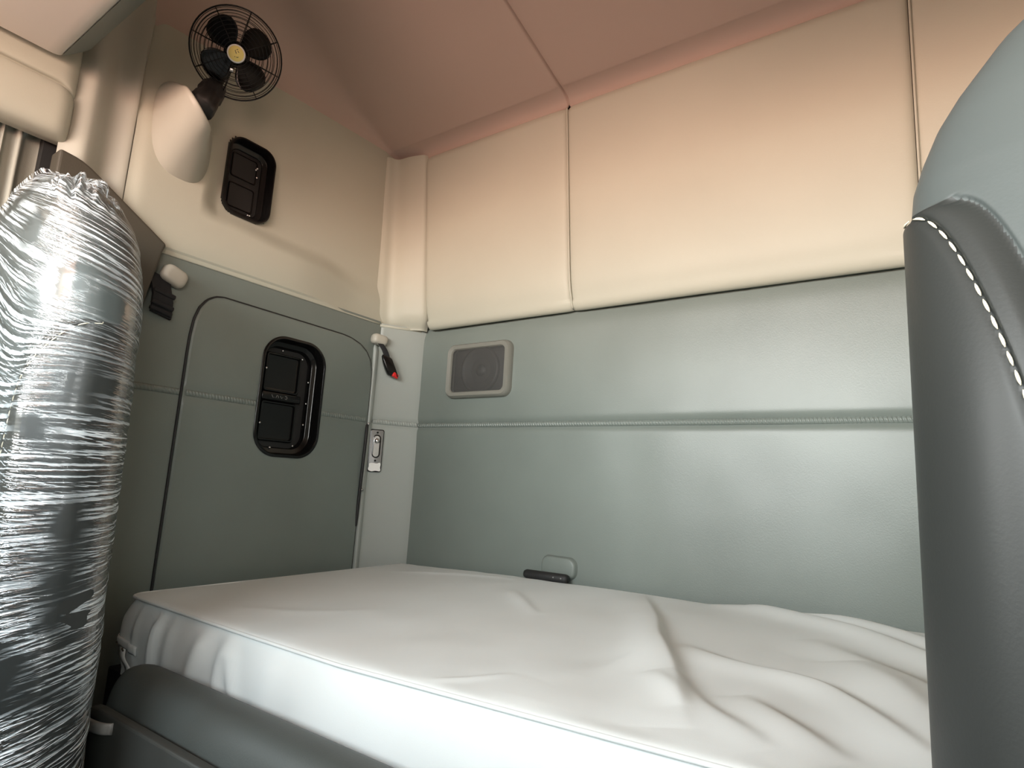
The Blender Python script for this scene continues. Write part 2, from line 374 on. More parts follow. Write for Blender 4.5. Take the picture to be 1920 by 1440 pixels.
# ================================================================ HATCH DOOR with latch recess
door_out = np.array([(.734, .62)] + [(.733, .80)] + [(.733, 1.44), (.734, 1.48), (.738, 1.522), (.748, 1.556), (.764, 1.580), (.784, 1.594), (.806, 1.599)] +
    [(1.05, 1.596), (1.21, 1.594)] + [(1.245, 1.590), (1.285, 1.578), (1.313, 1.560), (1.332, 1.534), (1.342, 1.50), (1.344, 1.45), (1.342, 1.20)] + [(1.335, .62)])
hole_d = [(TY+p[0], TZ+p[1]) for p in rrect(TW, TH, TR, 24)]
XD = XL+.010
def door_ring(x, shrink, nring=22):
    o = door_out.copy(); c = np.array([1.04, 1.1]); o = c+(o-c)*np.array([1-shrink/.30, 1-shrink/.5]); return plate_with_hole(o, hole_d, x, nring)
g0 = door_ring(XD, .006); 
t = np.linspace(0, 1, g0.shape[0])
zzz = g0[:, :, 2]; g0[:, :, 0] -= .004*np.exp(-((zzz-1.3295)/.012)**2); g0[:, :, 0] += .003*vnoise(g0[:, :, 1]*5, zzz*5)*np.sin(PI*np.clip(t, 0, 1))[:, None]
g1 = door_ring(XD-.003, .002)[-1:]; g2 = door_ring(XL-.004, .0)[-1:]
b = MB(); b.grid(np.concatenate([g0, g1, g2]), cv=True)
door = b.build('door_1', M_grey, auto=.5); struct(door)
seal = np.vstack([door_out]); seal = resample(seal, 220)
b = MB(); b.tube([(XL+.0015, y, z) for y, z in seal], .0036, 6); b.build('door_seal', M_blackm, door)
for y0, y1 in ((.742, TY-TW/2-.012), (TY+TW/2+.012, 1.334)):
    n = 400; P = np.stack([np.full(n, XD-.004), np.linspace(y0, y1, n), np.full(n, 1.3295)], 1)
    b = MB(); b.grid(braid(P, .0085, .006, (1, 0, 0), (0, 0, 1))); b.build('stitched_seam', M_grey, door)

def tray(name, parent, cy, cz, w, h, r, xf, depth, pockets, screws, mat_=M_black, flange=.010, fl_h=.004):
    """black moulded recess: rolled lip, side walls, floor with a rib and two pockets"""
    def loop(dw, x, rr=None): return [(x, cy+p[0], cz+p[1]) for p in rrect(w+dw, h+dw, max(.006, (rr or r)+dw/2), 14)]
    L = [loop(flange*2, xf-.001), loop(flange*2, xf+fl_h*.6), loop(flange*1.5, xf+fl_h), loop(flange*.5, xf+fl_h), loop(0, xf+fl_h*.3), loop(-.006, xf-depth*.55), loop(-.012, xf-depth*.60),
         loop(-.030, xf-depth*.62), loop(-.034, xf-depth*.66), loop(-.040, xf-depth)]
    b = MB(); b.ring_loft(L, (False, True)); o = b.build(name, mat_, parent, auto=.7)
    for (py0, pz0, pw, ph) in pockets:
        q = [[(xf-depth+.001+dx_, cy+py0+p[0]*s_, cz+pz0+p[1]*s_) for p in rrect(pw, ph, .008, 5)] for dx_, s_ in ((0, 1), (.010, .985), (.013, .95), (.013, .90), (.006, .86), (.005, .80))]
        b = MB(); b.ring_loft(q, (False, True)); b.build('pocket', mat_, o, auto=.7)
    for (sy, sz) in screws:
        b = MB(); prof_ = [(0, .0034), (.0015, .0034), (.0028, .0026), (.0034, .001)]
        b.ring_loft([[(xf-depth*.62+dx_, sy+rr*math.cos(a), sz+rr*math.sin(a)) for a in np.linspace(0, 2*PI, 12, endpoint=False)] for dx_, rr in prof_], (False, True))
        b.build('screw', M_steel, o)
    return o
rec = tray('latch_recess', door, TY, TZ, TW, TH, TR, XD, .052, [(-.012, .072, .120, .118), (-.012, -.072, .120, .118)],
     [(1.018, 1.500), (1.088, 1.487), (1.118, 1.420), (1.118, 1.354), (1.116, 1.289), (1.088, 1.222), (1.013, 1.212), (.972, 1.44), (.972, 1.28)])
b = MB(); b.box((XD-.040, TY-.012, TZ), (.022, .13, .024)); bar = b.build('latch_bar', M_black, rec, bevel=.004)
# unreadable embossed lettering on the bar: raised strokes only
b = MB()
for pts in ([(-.034, .004), (-.030, -.004), (-.024, -.003)], [(-.020, -.004), (-.017, .004), (-.013, .002), (-.012, -.004)], [(-.006, .003), (-.001, -.004), (.003, .002)], [(.010, .004), (.015, .004), (.017, 0), (.015, -.004), (.010, -.003)]):
    b.tube([(XD-.0285, TY-.012+p[0], TZ+p[1]) for p in pts], .0009, 5)
b.build('embossed_lettering', M_plate, rec)
# black pull strap lying in the door gap, with its two screws
b = MB(); pp = spline([(XL+.010, 1.341, 1.316), (XL+.016, 1.336, 1.285), (XL+.019, 1.332, 1.22), (XL+.019, 1.330, 1.16), (XL+.016, 1.331, 1.10), (XL+.010, 1.334, 1.02), (XL+.006, 1.335, .98)], 40)
b.tube(pp, [.002]+[.0052]*38+[.002], 8); st = b.build('pull_strap', M_blackm, door)
for p in ((XL+.014, 1.343, 1.317), (XL+.014, 1.341, 1.10)):
    b = MB(); b.tube([(p[0], p[1], p[2]), (p[0]+.004, p[1]-.002, p[2])], .0042, 10); b.build('screw', M_steel, st)

# ================================================================ THINGS ON THE WALLS
# upper black vent
v = empty('wall_vent', (-1.56, .84, 1.957), 'black plastic vent recess set in the cream side panel below the fan', 'vent')
tray('vent_housing', v, .840, 1.957, .128, .216, .036, -1.556, .040, [(-.004, .045, .080, .075), (-.004, -.045, .080, .075)], [(.868, 2.012), (.872, 2.018), (.874, 1.990), (.862, 1.868), (.868, 1.868)], flange=.008, fl_h=.010)

# speaker
s = empty('speaker', (-1.19, 1.498, 1.508), 'grey rectangular speaker with mesh grille on the grey back wall', 'speaker')
scx, scz, sw, sh = -1.196, 1.508, .262, .184
def sloop(w, h, y, r): return [(scx+p[0], y, scz+p[1]) for p in rrect(w, h, r, 10)]
b = MB(); b.ring_loft([sloop(sw, sh, 1.506, .030), sloop(sw, sh, 1.492, .030), sloop(sw-.006, sh-.006, 1.480, .028), sloop(sw-.014, sh-.014, 1.475, .026), sloop(sw-.040, sh-.036, 1.478, .018), sloop(sw-.046, sh-.042, 1.484, .015)])
b.build('frame', M_spk, s, auto=.8)
b = MB(); gw, gh = sw-.044, sh-.040; R_ = []
for k in np.linspace(1, .02, 10): R_.append([(scx+p[0]*k, 1.483-.003*(1-k*k), scz+p[1]*k) for p in rrect(gw, gh, .016, 10)])
b.ring_loft(R_, (False, True)); b.build('grille', M_grille, s)
b = MB(); b.ring_loft([[(scx+.004+r*math.cos(a), y, scz+r*math.sin(a)) for a in np.linspace(0, 2*PI, 48, endpoint=False)] for r, y in ((.078, 1.497), (.076, 1.488), (.070, 1.487), (.066, 1.490), (.058, 1.491), (.026, 1.504), (.024, 1.504), (.020, 1.497), (.011, 1.493), (.002, 1.492))], (False, True))
b.build('cone', M_cone, s)
b = MB(); b.ring_loft([sloop(gw, gh, 1.4985, .016), sloop(.01, .01, 1.4985, .003)], (False, True)); b.build('backing_plate', M_cone, s)

# latch plate on the corner column
cn = Vector((.85, -.527, 0)); ct_ = Vector((.527, .85, 0))
lp0 = Vector((-1.5305, 1.3835, 1.2315)) + cn*.003
def onp(u, w, h=0): return tuple(lp0 + ct_*u + Vector((0, 0, 1))*w + cn*h)
lp = empty('latch_plate', lp0, 'small grey latch plate with a slotted toggle and white sticker on the corner column', 'latch')
def plate_loop(w, h, r, d, oz=0): return [onp(p[0], p[1]+oz, d) for p in rrect(w, h, r, 6)]
b = MB(); b.ring_loft([plate_loop(.046, .142, .006, 0), plate_loop(.046, .142, .006, .004), plate_loop(.043, .139, .006, .0045)], (True, True)); b.build('gasket', M_black, lp, auto=.6)
b = MB(); b.ring_loft([plate_loop(.041, .136, .005, .004), plate_loop(.041, .136, .005, .0065), plate_loop(.039, .134, .005, .0072)], (True, True)); b.build('plate', M_plate, lp, auto=.6)
b = MB(); b.ring_loft([plate_loop(.027, .078, .0134, .0072, .014), plate_loop(.027, .078, .0134, .0090, .014), plate_loop(.021, .072, .0104, .0095, .014), plate_loop(.019, .070, .0094, .0078, .014)]); b.build('slot_rim', M_black, lp, auto=.6)
b = MB(); b.ring_loft([plate_loop(.019, .070, .0094, .0078, .014), plate_loop(.002, .05, .0009, .0078, .014)], (False, True)); b.build('slot', M_steel, lp)
b = MB(); b.ring_loft([[tuple(Vector(onp(.0, .032, .008)) + (ct_*math.cos(a)+Vector((0, 0, 1))*math.sin(a))*r + cn*h) for a in np.linspace(0, 2*PI, 20, endpoint=False)] for r, h in ((.0085, 0), (.009, .004), (.0075, .009), (.004, .0115))], (False, True)); b.build('toggle', M_steel, lp)
for w in (.060, -.034):
    b = MB(); b.tube([onp(0, w, .007), onp(0, w, .0085)], .0034, 8); b.build('screw', M_black, lp)
st = spline([(-.019, .010), (-.008, .0125), (.006, .011), (.016, .014), (.0195, .008), (.018, -.002), (.0205, -.010), (.017, -.0145), (.004, -.013), (-.008, -.0155), (-.018, -.013), (-.0205, -.006), (-.017, .002)], 40)
b = MB(); b.ring_loft([[onp(p[0], p[1]-.054, .0074) for p in st[:-1]], [onp(p[0], p[1]-.054, .0086) for p in st[:-1]]], (True, True)); b.build('sticker', M_white, lp, auto=.6)

# net anchors: cap + webbing (front one), cap + strap + buckle (rear one)
def cap(parent, c, w, h, d, rot, tilt=0):
    c = Vector(c); M_ = Matrix.Rotation(rot, 3, 'X'); Mt = Matrix.Rotation(tilt, 3, 'Z')
    L = []
    for dx_, s_ in ((0, .92), (.004, 1.0), (d*.55, .98), (d*.8, .90), (d*.95, .74), (d, .5)):
        L.append([tuple(c + Mt @ (M_ @ Vector((dx_, p[0]*s_, p[1]*s_)))) for p in rrect(w, h, min(w, h)*.36, 6)])
    b = MB(); b.ring_loft(L, (True, True)); return b.build('cap', M_knob, parent)
a1 = empty('net_anchor', (XL, .67, 1.61), 'cream anchor cap with folded black webbing beside the wrapped seat', 'anchor', 'bunk net anchors')
cap(a1, (XL+.006, .668, 1.612), .062, .046, .026, -.35)
wv = []
for k, (z, yc, x) in enumerate([(1.606, .640, .012), (1.585, .640, .020), (1.56, .644, .027), (1.548, .646, .030), (1.535, .648, .026), (1.515, .651, .022), (1.507, .652, .018)]):
    wv.append([(XL+x, yc+t_*.024, z-.006*t_) for t_ in np.linspace(-1, 1, 7)])
wv = np.array(wv); b = MB(); f = wv.copy(); bk = wv.copy(); bk[:, :, 0] -= .010
b.ring_loft([list(map(tuple, np.r_[f[i], bk[i, ::-1]])) for i in range(len(wv))], (True, True)); wb_ = b.build('webbing', M_web, a1, auto=.8)
for z, off in ((1.560, .032), (1.530, .031), (1.516, .027)):
    b = MB(); b.box((XL+off-.006, .648, z), (.012, .054, .012), Matrix.Rotation(-.2, 3, 'X')); b.build('fold', M_web, wb_, bevel=.004)
a2 = empty('net_anchor', (-1.54, 1.36, 1.605), 'cream anchor cap with a black buckle and red release button on the corner column', 'anchor', 'bunk net anchors')
cap(a2, (XL+.004, 1.358, 1.608), .058, .036, .030, -.12, -.25)
b = MB(); pp = spline([(-1.520, 1.352, 1.594), (-1.508, 1.360, 1.575), (-1.502, 1.366, 1.558), (-1.500, 1.370, 1.545)], 12)
L = [[tuple(Vector(p)+Vector((.5*t_[0]*.020+t_[1]*.005, .85*t_[0]*.020-t_[1]*.003, 0))) for t_ in rrect(1, 1, .3, 3)] for p in pp]; b.ring_loft(L, (True, True)); b.build('strap', M_web, a2)
L = []
for (z, yc, xx, w, d) in ((1.552, 1.366, -1.502, .026, .014), (1.545, 1.369, -1.500, .036, .020), (1.520, 1.378, -1.496, .040, .024), (1.500, 1.386, -1.492, .041, .024), (1.488, 1.391, -1.490, .038, .022), (1.484, 1.393, -1.489, .034, .018)):
    L.append([(xx+p[0]*.45+p[1]*.85, yc+p[0]*.9-p[1]*.45, z-.20*p[0]) for p in rrect(w, d, .006, 5)])
b = MB(); b.ring_loft(L, (True, True)); bk_ = b.build('buckle', M_black, a2)
b = MB(); b.box((-1.481, 1.396, 1.4885), (.012, .024, .016), Matrix.Rotation(-.35, 3, 'X')); b.build('release_button', M_red, bk_, bevel=.004)

# black bar handle behind the mattress
h = empty('grab_handle', (-.893, 1.485, .90), 'black bar handle on the back wall peeking over the mattress', 'handle')
b = MB(); pp = [(-.962, 1.472, .898), (-.955, 1.472, .898), (-.89, 1.472, .899), (-.83, 1.472, .900), (-.823, 1.472, .900)]
b.tube(pp, [.010, .0125, .0125, .0125, .010], 16); b.build('bar', M_blackm, h)
b = MB(); L = [[(-.868+p[0]*s_, y, .924+p[1]*s_) for p in rrect(.105, .055, .022, 8)] for s_, y in ((1.12, 1.504), (1.05, 1.496), (.98, 1.490), (.9, 1.489), (.2, 1.489))]
b.ring_loft(L, (False, True)); b.build('escutcheon', M_grey, h)
for x in (-.862, -.838):
    b = MB(); b.tube([(x, 1.4605, .901), (x, 1.4585, .901)], .0022, 8); b.build('screw', M_plate, h)

# ================================================================ FAN
fan = empty('cab_fan', (-1.56, .62, 1.99), 'small black wire-caged fan with yellow badge on a cream wall pod', 'fan')
E0 = Vector((-1.405, .608, 1.994)); En = Vector((.50, .62, .60)).normalized()
eu = En.cross(Vector((0, 0, 1))).normalized(); ev = En.cross(eu)
def sgp(v, e): return math.copysign(abs(v)**e, v)
base = [Vector((-1.566, .648+.082*sgp(math.cos(a), .72), 1.992+.140*sgp(math.sin(a), .72)-.010*math.cos(a))) for a in np.linspace(0, 2*PI, 48, endpoint=False)]
def endp(r, off):
    out = []
    for a in np.linspace(0, 2*PI, 48, endpoint=False):
        tgt = Vector((0, math.cos(a), math.sin(a))); d = (tgt - En*tgt.dot(En)).normalized(); out.append(E0 + En*off + d*r)
    return out
e = endp(.054, 0); L = []
for t_ in np.linspace(0, 1, 16):
    L.append([tuple(base[i].lerp(e[i], t_) + Vector((1, -.15, -.1))*.007*math.sin(PI*t_)) for i in range(48)])
L += [[tuple(p) for p in endp(.051, .004)], [tuple(p) for p in endp(.040, .005)]]
b = MB(); b.ring_loft(L, (False, True)); pod = b.build('pod', M_plast, fan)
Fc = Vector((-1.388, .672, 2.179)); Fn = Vector((.7486, -.40, -.53)).normalized()
dr_ = (E0-Fc) - Fn*(E0-Fc).dot(Fn); dr_.normalize(); k0 = E0 + En*.004; k1 = Fc + dr_*.098 - Fn*.016
L = []
for t_, r in ((0, .030), (.15, .031), (.45, .029), (.5, .025), (.6, .030), (.9, .028), (1, .020)):
    c_ = k0.lerp(k1, t_); ax = (k1-k0).normalized(); q1 = ax.cross(Vector((0, 0, 1))).normalized(); q2 = ax.cross(q1)
    L.append([tuple(c_ + (q1*math.cos(a)+q2*math.sin(a))*r*(1+.06*math.cos(8*a))) for a in np.linspace(0, 2*PI, 40, endpoint=False)])
b = MB(); b.ring_loft(L, (True, True)); sw_ = b.build('swivel', M_blackm, fan)
b = MB(); b.tube(spline([tuple(k1), tuple(Fc + dr_*.085 - Fn*.045), tuple(Fc + dr_*.045 - Fn*.066), tuple(Fc - Fn*.066)], 16), .010, 8); b.build('yoke', M_blackm, sw_)
fu = Fn.cross(Vector((0, 0, 1))).normalized(); fv = fu.cross(Fn)
if fv.z < 0: fv = -fv; fu = -fu
def fp(r, a, h): return tuple(Fc + (fu*math.cos(a)+fv*math.sin(a))*r + Fn*h)
def bow(r, R=.106, front=True): return (.034 if front else -.034) * math.sqrt(max(0, 1-(r/R)**3.2))
A = np.linspace(0, 2*PI, 56, endpoint=False)
cage = MB(); cage.tube([fp(.106, a, 0) for a in A], .0022, 6, closed=True)
cg = cage.build('cage_rim', M_black, fan)
b = MB()
for r in (.028, .036, .045, .054, .063, .072, .080, .088, .095, .101): b.tube([fp(r, a, bow(r)) for a in A], .00085, 5, closed=True)
for k in range(8):
    a = 2*PI*k/8+.2; b.tube([fp(r, a, bow(r)-.0012) for r in np.linspace(.02, .106, 14)], .0011, 5)
b.build('front_guard', M_black, cg)
b = MB()
for r in (.03, .045, .06, .074, .086, .097): b.tube([fp(r, a, bow(r, front=False)) for a in A], .00085, 5, closed=True)
for k in range(8):
    a = 2*PI*k/8+.2; b.tube([fp(r, a, bow(r, front=False)) for r in np.linspace(.02, .106, 14)], .0011, 5)
b.build('rear_guard', M_black, cg)
b = MB(); b.ring_loft([[fp(r, a, hh) for a in np.linspace(0, 2*PI, 32, endpoint=False)] for r, hh in ((.010, -.075), (.026, -.072), (.030, -.06), (.030, -.022), (.022, -.018), (.022, .012), (.018, .016), (.002, .016))], (True, True)); b.build('motor', M_blackm, fan)
for k in range(4):
    a0 = PI/4 + k*PI/2 + .08; G = []
    for i, r in enumerate(np.linspace(.018, .088, 12)):
        hw_ = .26+.40*math.sin(PI*min(1, (r-.005)/.095))**.8; row = []
        for j in np.linspace(-1, 1, 9):
            rr = r*(1-.10*abs(j)**3); row.append(fp(rr, a0+j*hw_, j*.012*(r/.06)+.002))
        G.append(row)
    b = MB(); b.grid(np.array(G)); o = b.build('blade', M_black, fan); o.modifiers.new('s', 'SOLIDIFY').thickness = .0015
b = MB(); b.ring_loft([[fp(r, a, .034+hh) for a in np.linspace(0, 2*PI, 36, endpoint=False)] for r, hh in ((.0205, -.006), (.0212, .0), (.0205, .003), (.0175, .0035))], (True, True)); hub = b.build('badge_rim', M_white, fan)
b = MB(); b.ring_loft([[fp(r, a, .0376+hh) for a in np.linspace(0, 2*PI, 36, endpoint=False)] for r, hh in ((.0177, 0), (.0172, .0012), (.001, .0014))], (True, True)); b.build('badge', M_yel, hub)
b = MB()     # worn unreadable print on the badge
for pts in ([(-.003, .011), (.0, .009)], [(-.006, .004), (-.003, .007)], [(.0, .002), (.003, .006), (.002, .0075)], [(-.0005, .0), (.0012, .0028)], [(-.006, -.006), (-.003, -.008), (-.001, -.007)], [(.001, -.008), (.003, -.007)]):
    b.tube([tuple(Fc + fu*p[0] + fv*p[1] + Fn*.0391) for p in pts], .0007, 5)
b.build('badge_print', M_dark, hub)
b = MB(); q = Fc + fv*(-.040) + fu*.006 + Fn*.034; b.box(q, (.008, .008, .006), Matrix((fu, fv, Fn)).transposed()); b.build('cage_clip', M_steel, cg, bevel=.001)

# ================================================================ BED
base_ = MB(); base_.box((-.46, 1.075, .35), (2.15, .83, .69)); bunk = base_.build('bunk_platform', M_void, smooth=False, bevel=.004)
tag(bunk, 'dark bunk platform under the white mattress', 'bunk')
xk = [-1.46, -1.0, -.75, -.42, -.17, .1, .6]
zf = [.866, .866, .868, .882, .893, .900, .905]; zbk = [.868, .888, .893, .900, .904, .908, .91]
YFm, YBm = .645, 1.476
def ztop(x, y):
    a = np.interp(x, xk, zf); c = np.interp(x, xk, zbk); t_ = np.clip((y-YFm)/(YBm-YFm), 0, 1); return a*(1-t_)+c*t_
def ridge(x, y, pts, amp, wl_, wr_):
    """asymmetric fold along a polyline: distance signed, gaussian with two widths, fading at the ends"""
    P = spline(pts, 40); d2 = np.full(x.shape, 1e9); sg = np.zeros(x.shape); tt = np.zeros(x.shape)
    for i in range(len(P)-1):
        a, c = P[i], P[i+1]; e = c-a; l = np.linalg.norm(e); t_ = np.clip(((x-a[0])*e[0]+(y-a[1])*e[1])/l**2, 0, 1)
        dx_ = x-(a[0]+t_*e[0]); dy_ = y-(a[1]+t_*e[1]); d = np.hypot(dx_, dy_); u = d < d2
        d2 = np.where(u, d, d2); sg = np.where(u, np.sign(e[0]*dy_-e[1]*dx_), sg); tt = np.where(u, (i+t_)/(len(P)-1), tt)
    w = np.where(sg > 0, wl_, wr_); return amp*np.exp(-(d2/w)**2)*np.clip(np.sin(PI*tt), 0, 1)**.8
xs = np.unique(np.r_[np.linspace(-1.455, -1.30, 40), np.linspace(-1.30, -.75, 90), np.linspace(-.75, .10, 260), np.linspace(.10, .56, 50)])
yy = np.unique(np.r_[np.linspace(YFm, YFm+.05, 24), np.linspace(YFm+.05, YBm-.04, 190), np.linspace(YBm-.04, YBm, 16)])
X, Y = np.meshgrid(xs, yy); Zt = ztop(X, Y)
wr = [([(-.60, 1.45), (-.47, 1.20), (-.40, 1.04), (-.32, .89), (-.24, .70)], .019, .015, .060),
      ([(-.37, 1.06), (-.275, 1.0), (-.18, .97), (-.122, .935), (-.05, .83), (.0, .75)], .010, .014, .04),
      ([(-.44, 1.47), (-.30, 1.45), (-.138, 1.36), (.0, 1.22), (.2, 1.0)], .014, .018, .045),
      ([(-.36, 1.49), (-.25, 1.49), (-.10, 1.42), (.05, 1.28), (.3, 1.05)], .014, .020, .04),
      ([(-.12, 1.12), (-.06, 1.0), (-.01, .87), (.04, .74)], .014, .03, .05),
      ([(-.20, 1.24), (-.05, 1.08), (.03, .92), (.09, .76)], .012, .03, .05),
      ([(-.31, .88), (-.24, .78), (-.15, .70)], .006, .014, .03), ([(-.22, .86), (-.15, .78), (-.08, .72)], .008, .016, .035),
      ([(-.34, .86), (-.29, .80), (-.26, .75)], .004, .012, .02), ([(-.88, 1.29), (-.78, 1.19), (-.68, 1.09)], .004, .014, .022),
      ([(-.58, .66), (-.54, .70), (-.50, .75)], .003, .008, .012), ([(-1.33, 1.30), (-1.15, 1.38), (-.95, 1.43)], .003, .012, .02),
      ([(-1.2, .72), (-1.05, .80), (-.95, .93)], .002, .02, .03), ([(-.46, .75), (-.40, .90), (-.38, 1.05)], .004, .03, .04), ([(-.52, 1.2), (-.45, 1.0), (-.42, .8)], -.004, .03, .03)]
fade = sstep(0, .035, Y-YFm)*sstep(0, .03, YBm+.015-Y)
W = sum(ridge(X, Y, *w) for w in wr); Zt = Zt + W*(.15+.85*fade)
Zt += (.0045*sstep(-.9, -.4, X)*sstep(1.1, .8, Y)*vnoise(X*14+7, Y*11+2) + .003*vnoise(X*7, Y*7) + .0016*vnoise(X*22, Y*9+4) + .004*sstep(-.9, -.2, X)*vnoise(X*9+3, Y*7+1))*fade
edge = np.minimum(np.minimum(Y-YFm, YBm-Y), X+1.455); Zt -= .007*np.exp(-np.clip(edge, 0, None)/.006)
rc_ = .035; dyc = np.clip(rc_-(Y-YFm), 0, rc_); xmin = -1.42-np.sqrt(np.clip(rc_**2-dyc**2, 0, None)); X = np.maximum(X, xmin)
m_ = MB(); m_.grid(np.stack([X, Y, Zt], -1))
# skirt: left end, rounded front-left corner, front face
def ztop_edge(x, y): return np.interp(x, xk, zf) if y < YFm+.05 else ztop(x, y)
path = [(-1.455, y) for y in np.linspace(YBm, YFm+.035, 30)] + [(-1.42-.035*math.cos(a), YFm+.035-.035*math.sin(a)) for a in np.linspace(0, PI/2, 12)] + [(x, YFm) for x in np.linspace(-1.40, .56, 240)]
path = np.array(path); sacc = np.r_[0, np.cumsum(np.linalg.norm(np.diff(path, axis=0), axis=1))]
nx_ = np.gradient(path[:, 1]); ny_ = -np.gradient(path[:, 0]); nl = np.hypot(nx_, ny_); nx_, ny_ = nx_/nl, ny_/nl
nrm2 = np.c_[ny_*0, ny_*0]; tng = np.gradient(path, axis=0); tng /= np.linalg.norm(tng, axis=1)[:, None]; nrm2 = np.c_[tng[:, 1], -tng[:, 0]]
T_ = np.linspace(0, 1, 34); G = np.zeros((34, len(path), 3))
xf = np.where(path[:, 1] < YFm+.05, path[:, 0], -1.455)
for i, t_ in enumerate(T_):
    zt = np.array([ztop(np.array(p[0]), np.array(p[1])) for p in path]) - .008
    z = zt*(1-t_) + .705*t_
    bul = .010*math.sin(PI*min(1, t_*1.1)) - .006*(1-t_)**10
    fold = np.zeros(len(path))
    for (x0, x1, amp, w) in ((-1.435, -1.425, .007, .010), (-1.415, -1.402, .008, .009), (-1.375, -1.385, .005, .010), (-1.29, -1.305, .011, .014), (-1.235, -1.25, .004, .016), (-1.115, -1.165, .010, .022), (-1.045, -1.06, .010, .018), (-1.035, -.985, .009, .018), (-.90, -.92, .004, .03)):
        xc = x0+(x1-x0)*t_; fold += amp*np.exp(-((path[:, 0]-xc)/w)**2)*(path[:, 1] < YFm+.04)*min(1, t_*4+.05)
    endf = .004*np.sin(path[:, 1]*60)*(path[:, 0] < -1.45)*t_
    off = bul + fold + endf + .003*vnoise(sacc*8, np.full(len(path), t_*3))
    G[i, :, 0] = path[:, 0]+nrm2[:, 0]*off; G[i, :, 1] = path[:, 1]+nrm2[:, 1]*off; G[i, :, 2] = z
m_.grid(G)
b0 = [(-1.45, YFm+.01, .706), (.56, YFm+.01, .706), (.56, YBm, .706), (-1.45, YBm, .706)]; m_.add(b0, [(0, 1, 2, 3)])
bed = empty('mattress', (-.45, 1.07, .70), 'thick mattress in a rumpled white fitted sheet on the bunk', 'mattress')
m_.build('fitted_sheet', M_sheet, bed)
k = [i for i in range(len(path)) if i % 2 == 0]
pp = [(path[i, 0]+nrm2[i, 0]*.001, path[i, 1]+nrm2[i, 1]*.001, G[0, i, 2]+.003) for i in k]
b = MB(); b.tube(pp, .0032, 8); b.build('piping', M_sheet, bed)
# elastic tie round the corner with a hanging tail
sel = [i for i in range(len(path)) if -1.46 < path[i, 0] < -1.352 and path[i, 1] < YFm+.10]
bandG = []
for t_ in (.48, .50, .57, .59):
    row = []
    for i in sel:
        dz = -.016*(path[i, 0]+1.455)/.1; j = int(t_*33); off = (.004 if t_ in (.48, .59) else .006)
        row.append((G[j, i, 0]+nrm2[i, 0]*off*.7, G[j, i, 1]+nrm2[i, 1]*off*.7, G[int(t_*33), i, 2]+dz))
    bandG.append(row)
b = MB(); b.grid(np.array(bandG)); tie = b.build('elastic_tie', M_sheet, bed); tie.modifiers.new('s', 'SOLIDIFY').thickness = .003
b = MB(); b.grid(np.array([[(-1.385+.004*i+w*.020, .6205-.004*math.sin(i*.8), .768-.006*i) for w in (-.5, 0, .5)] for i in range(11)])); o = b.build('tie_tail', M_sheet, tie); o.modifiers.new('s', 'SOLIDIFY').thickness = .003
for (x, z) in ((-1.405, .776), (-1.376, .768)):
    b = MB(); b.tube([(x-.004, .6145, z+.002), (x+.004, .6135, z-.001)], .0016, 6); b.build('stitch_tack', M_dark, tie)

# padded rail in front of the mattress
L = []
for x, s_ in [(-1.208, .30), (-1.207, .62), (-1.203, .80), (-1.195, .91), (-1.183, .97), (-1.165, 1.0)] + [(v_, 1.0) for v_ in np.linspace(-1.1, -.04, 20)]:
    row = []
    for a in np.linspace(0, 2*PI, 48, endpoint=False):
        cx_, sx_ = math.cos(a), math.sin(a); py_ = .054*np.sign(cx_)*abs(cx_)**.75; pz_ = .105*np.sign(sx_)*abs(sx_)**.75
        row.append((x, .567+py_*s_, .684+pz_*(.75+.25*s_)*1.0 + (x+1.2)*.012))
    L.append(row)
b = MB(); b.ring_loft(L, (True, True)); tag(b.build('bunk_rail', M_rail), 'padded grey vinyl rail running along the front of the mattress', 'rail')

# storage front below it with a moulded pull
sp = empty('storage_cabinet', (-.5, .50, 0), 'dark grey storage front under the padded rail', 'cabinet')
pl = [(-1.188, .02), (-.04, .02), (-.04, .760)] + [(-1.15, .7445)] + [(-1.172, .742), (-1.183, .734), (-1.188, .720)]
b = MB(); k = len(pl); b.add([(p[0], .487, p[1]) for p in pl]+[(p[0], .505, p[1]) for p in pl], [tuple(range(k)), tuple(range(2*k-1, k-1, -1))]+[(i, (i+1) % k, k+(i+1) % k, k+i) for i in range(k)])
b.build('front_panel', M_box, sp, smooth=False, bevel=.004)
b = MB(); pp = spline([(-1.185, .486, .722), (-1.175, .478, .7235), (-1.13, .474, .727), (-1.095, .477, .730), (-1.083, .487, .730)], 24)
L = [[tuple(Vector(p)+Vector((0, t_[0]*.010, t_[1]*.017))) for t_ in rrect(1, 1, .35, 4)] for p in pp]; b.ring_loft(L, (True, True)); b.build('pull_handle', M_plate, sp)

# ================================================================ CURTAIN
b = MB(); G = []; ny2 = 420
ycur = np.linspace(-.20, .436, ny2)
for z in np.r_[np.linspace(1.872, 1.846, 5), np.linspace(1.84, .95, 40)]:
    t_ = np.clip((1.87-z)/.3, 0, 1); flat = sstep(.384, .398, ycur)
    ph = 2*PI*(ycur/.034 + .22*np.sin(ycur*61)) + .6*np.sin(z*5+ycur*30)*t_; sq = np.tanh(1.6*np.sin(ph))
    G.append(np.c_[-1.607 + (.011+.004*t_)*sq*(1-flat) - .004*flat, ycur+.006*np.cos(ph)*(1-flat), np.full(ny2, z)+(.006*np.sin(ph*.5+1)+.004*sq)*(z > 1.85)*(1-flat) - .022*flat*(z > 1.83)])
b.grid(np.array(G)); o = b.build('curtain', M_curt); o.modifiers.new('s', 'SOLIDIFY').thickness = .003
tag(o, 'pleated grey curtain gathered under the header behind the wrapped seat', 'curtain')

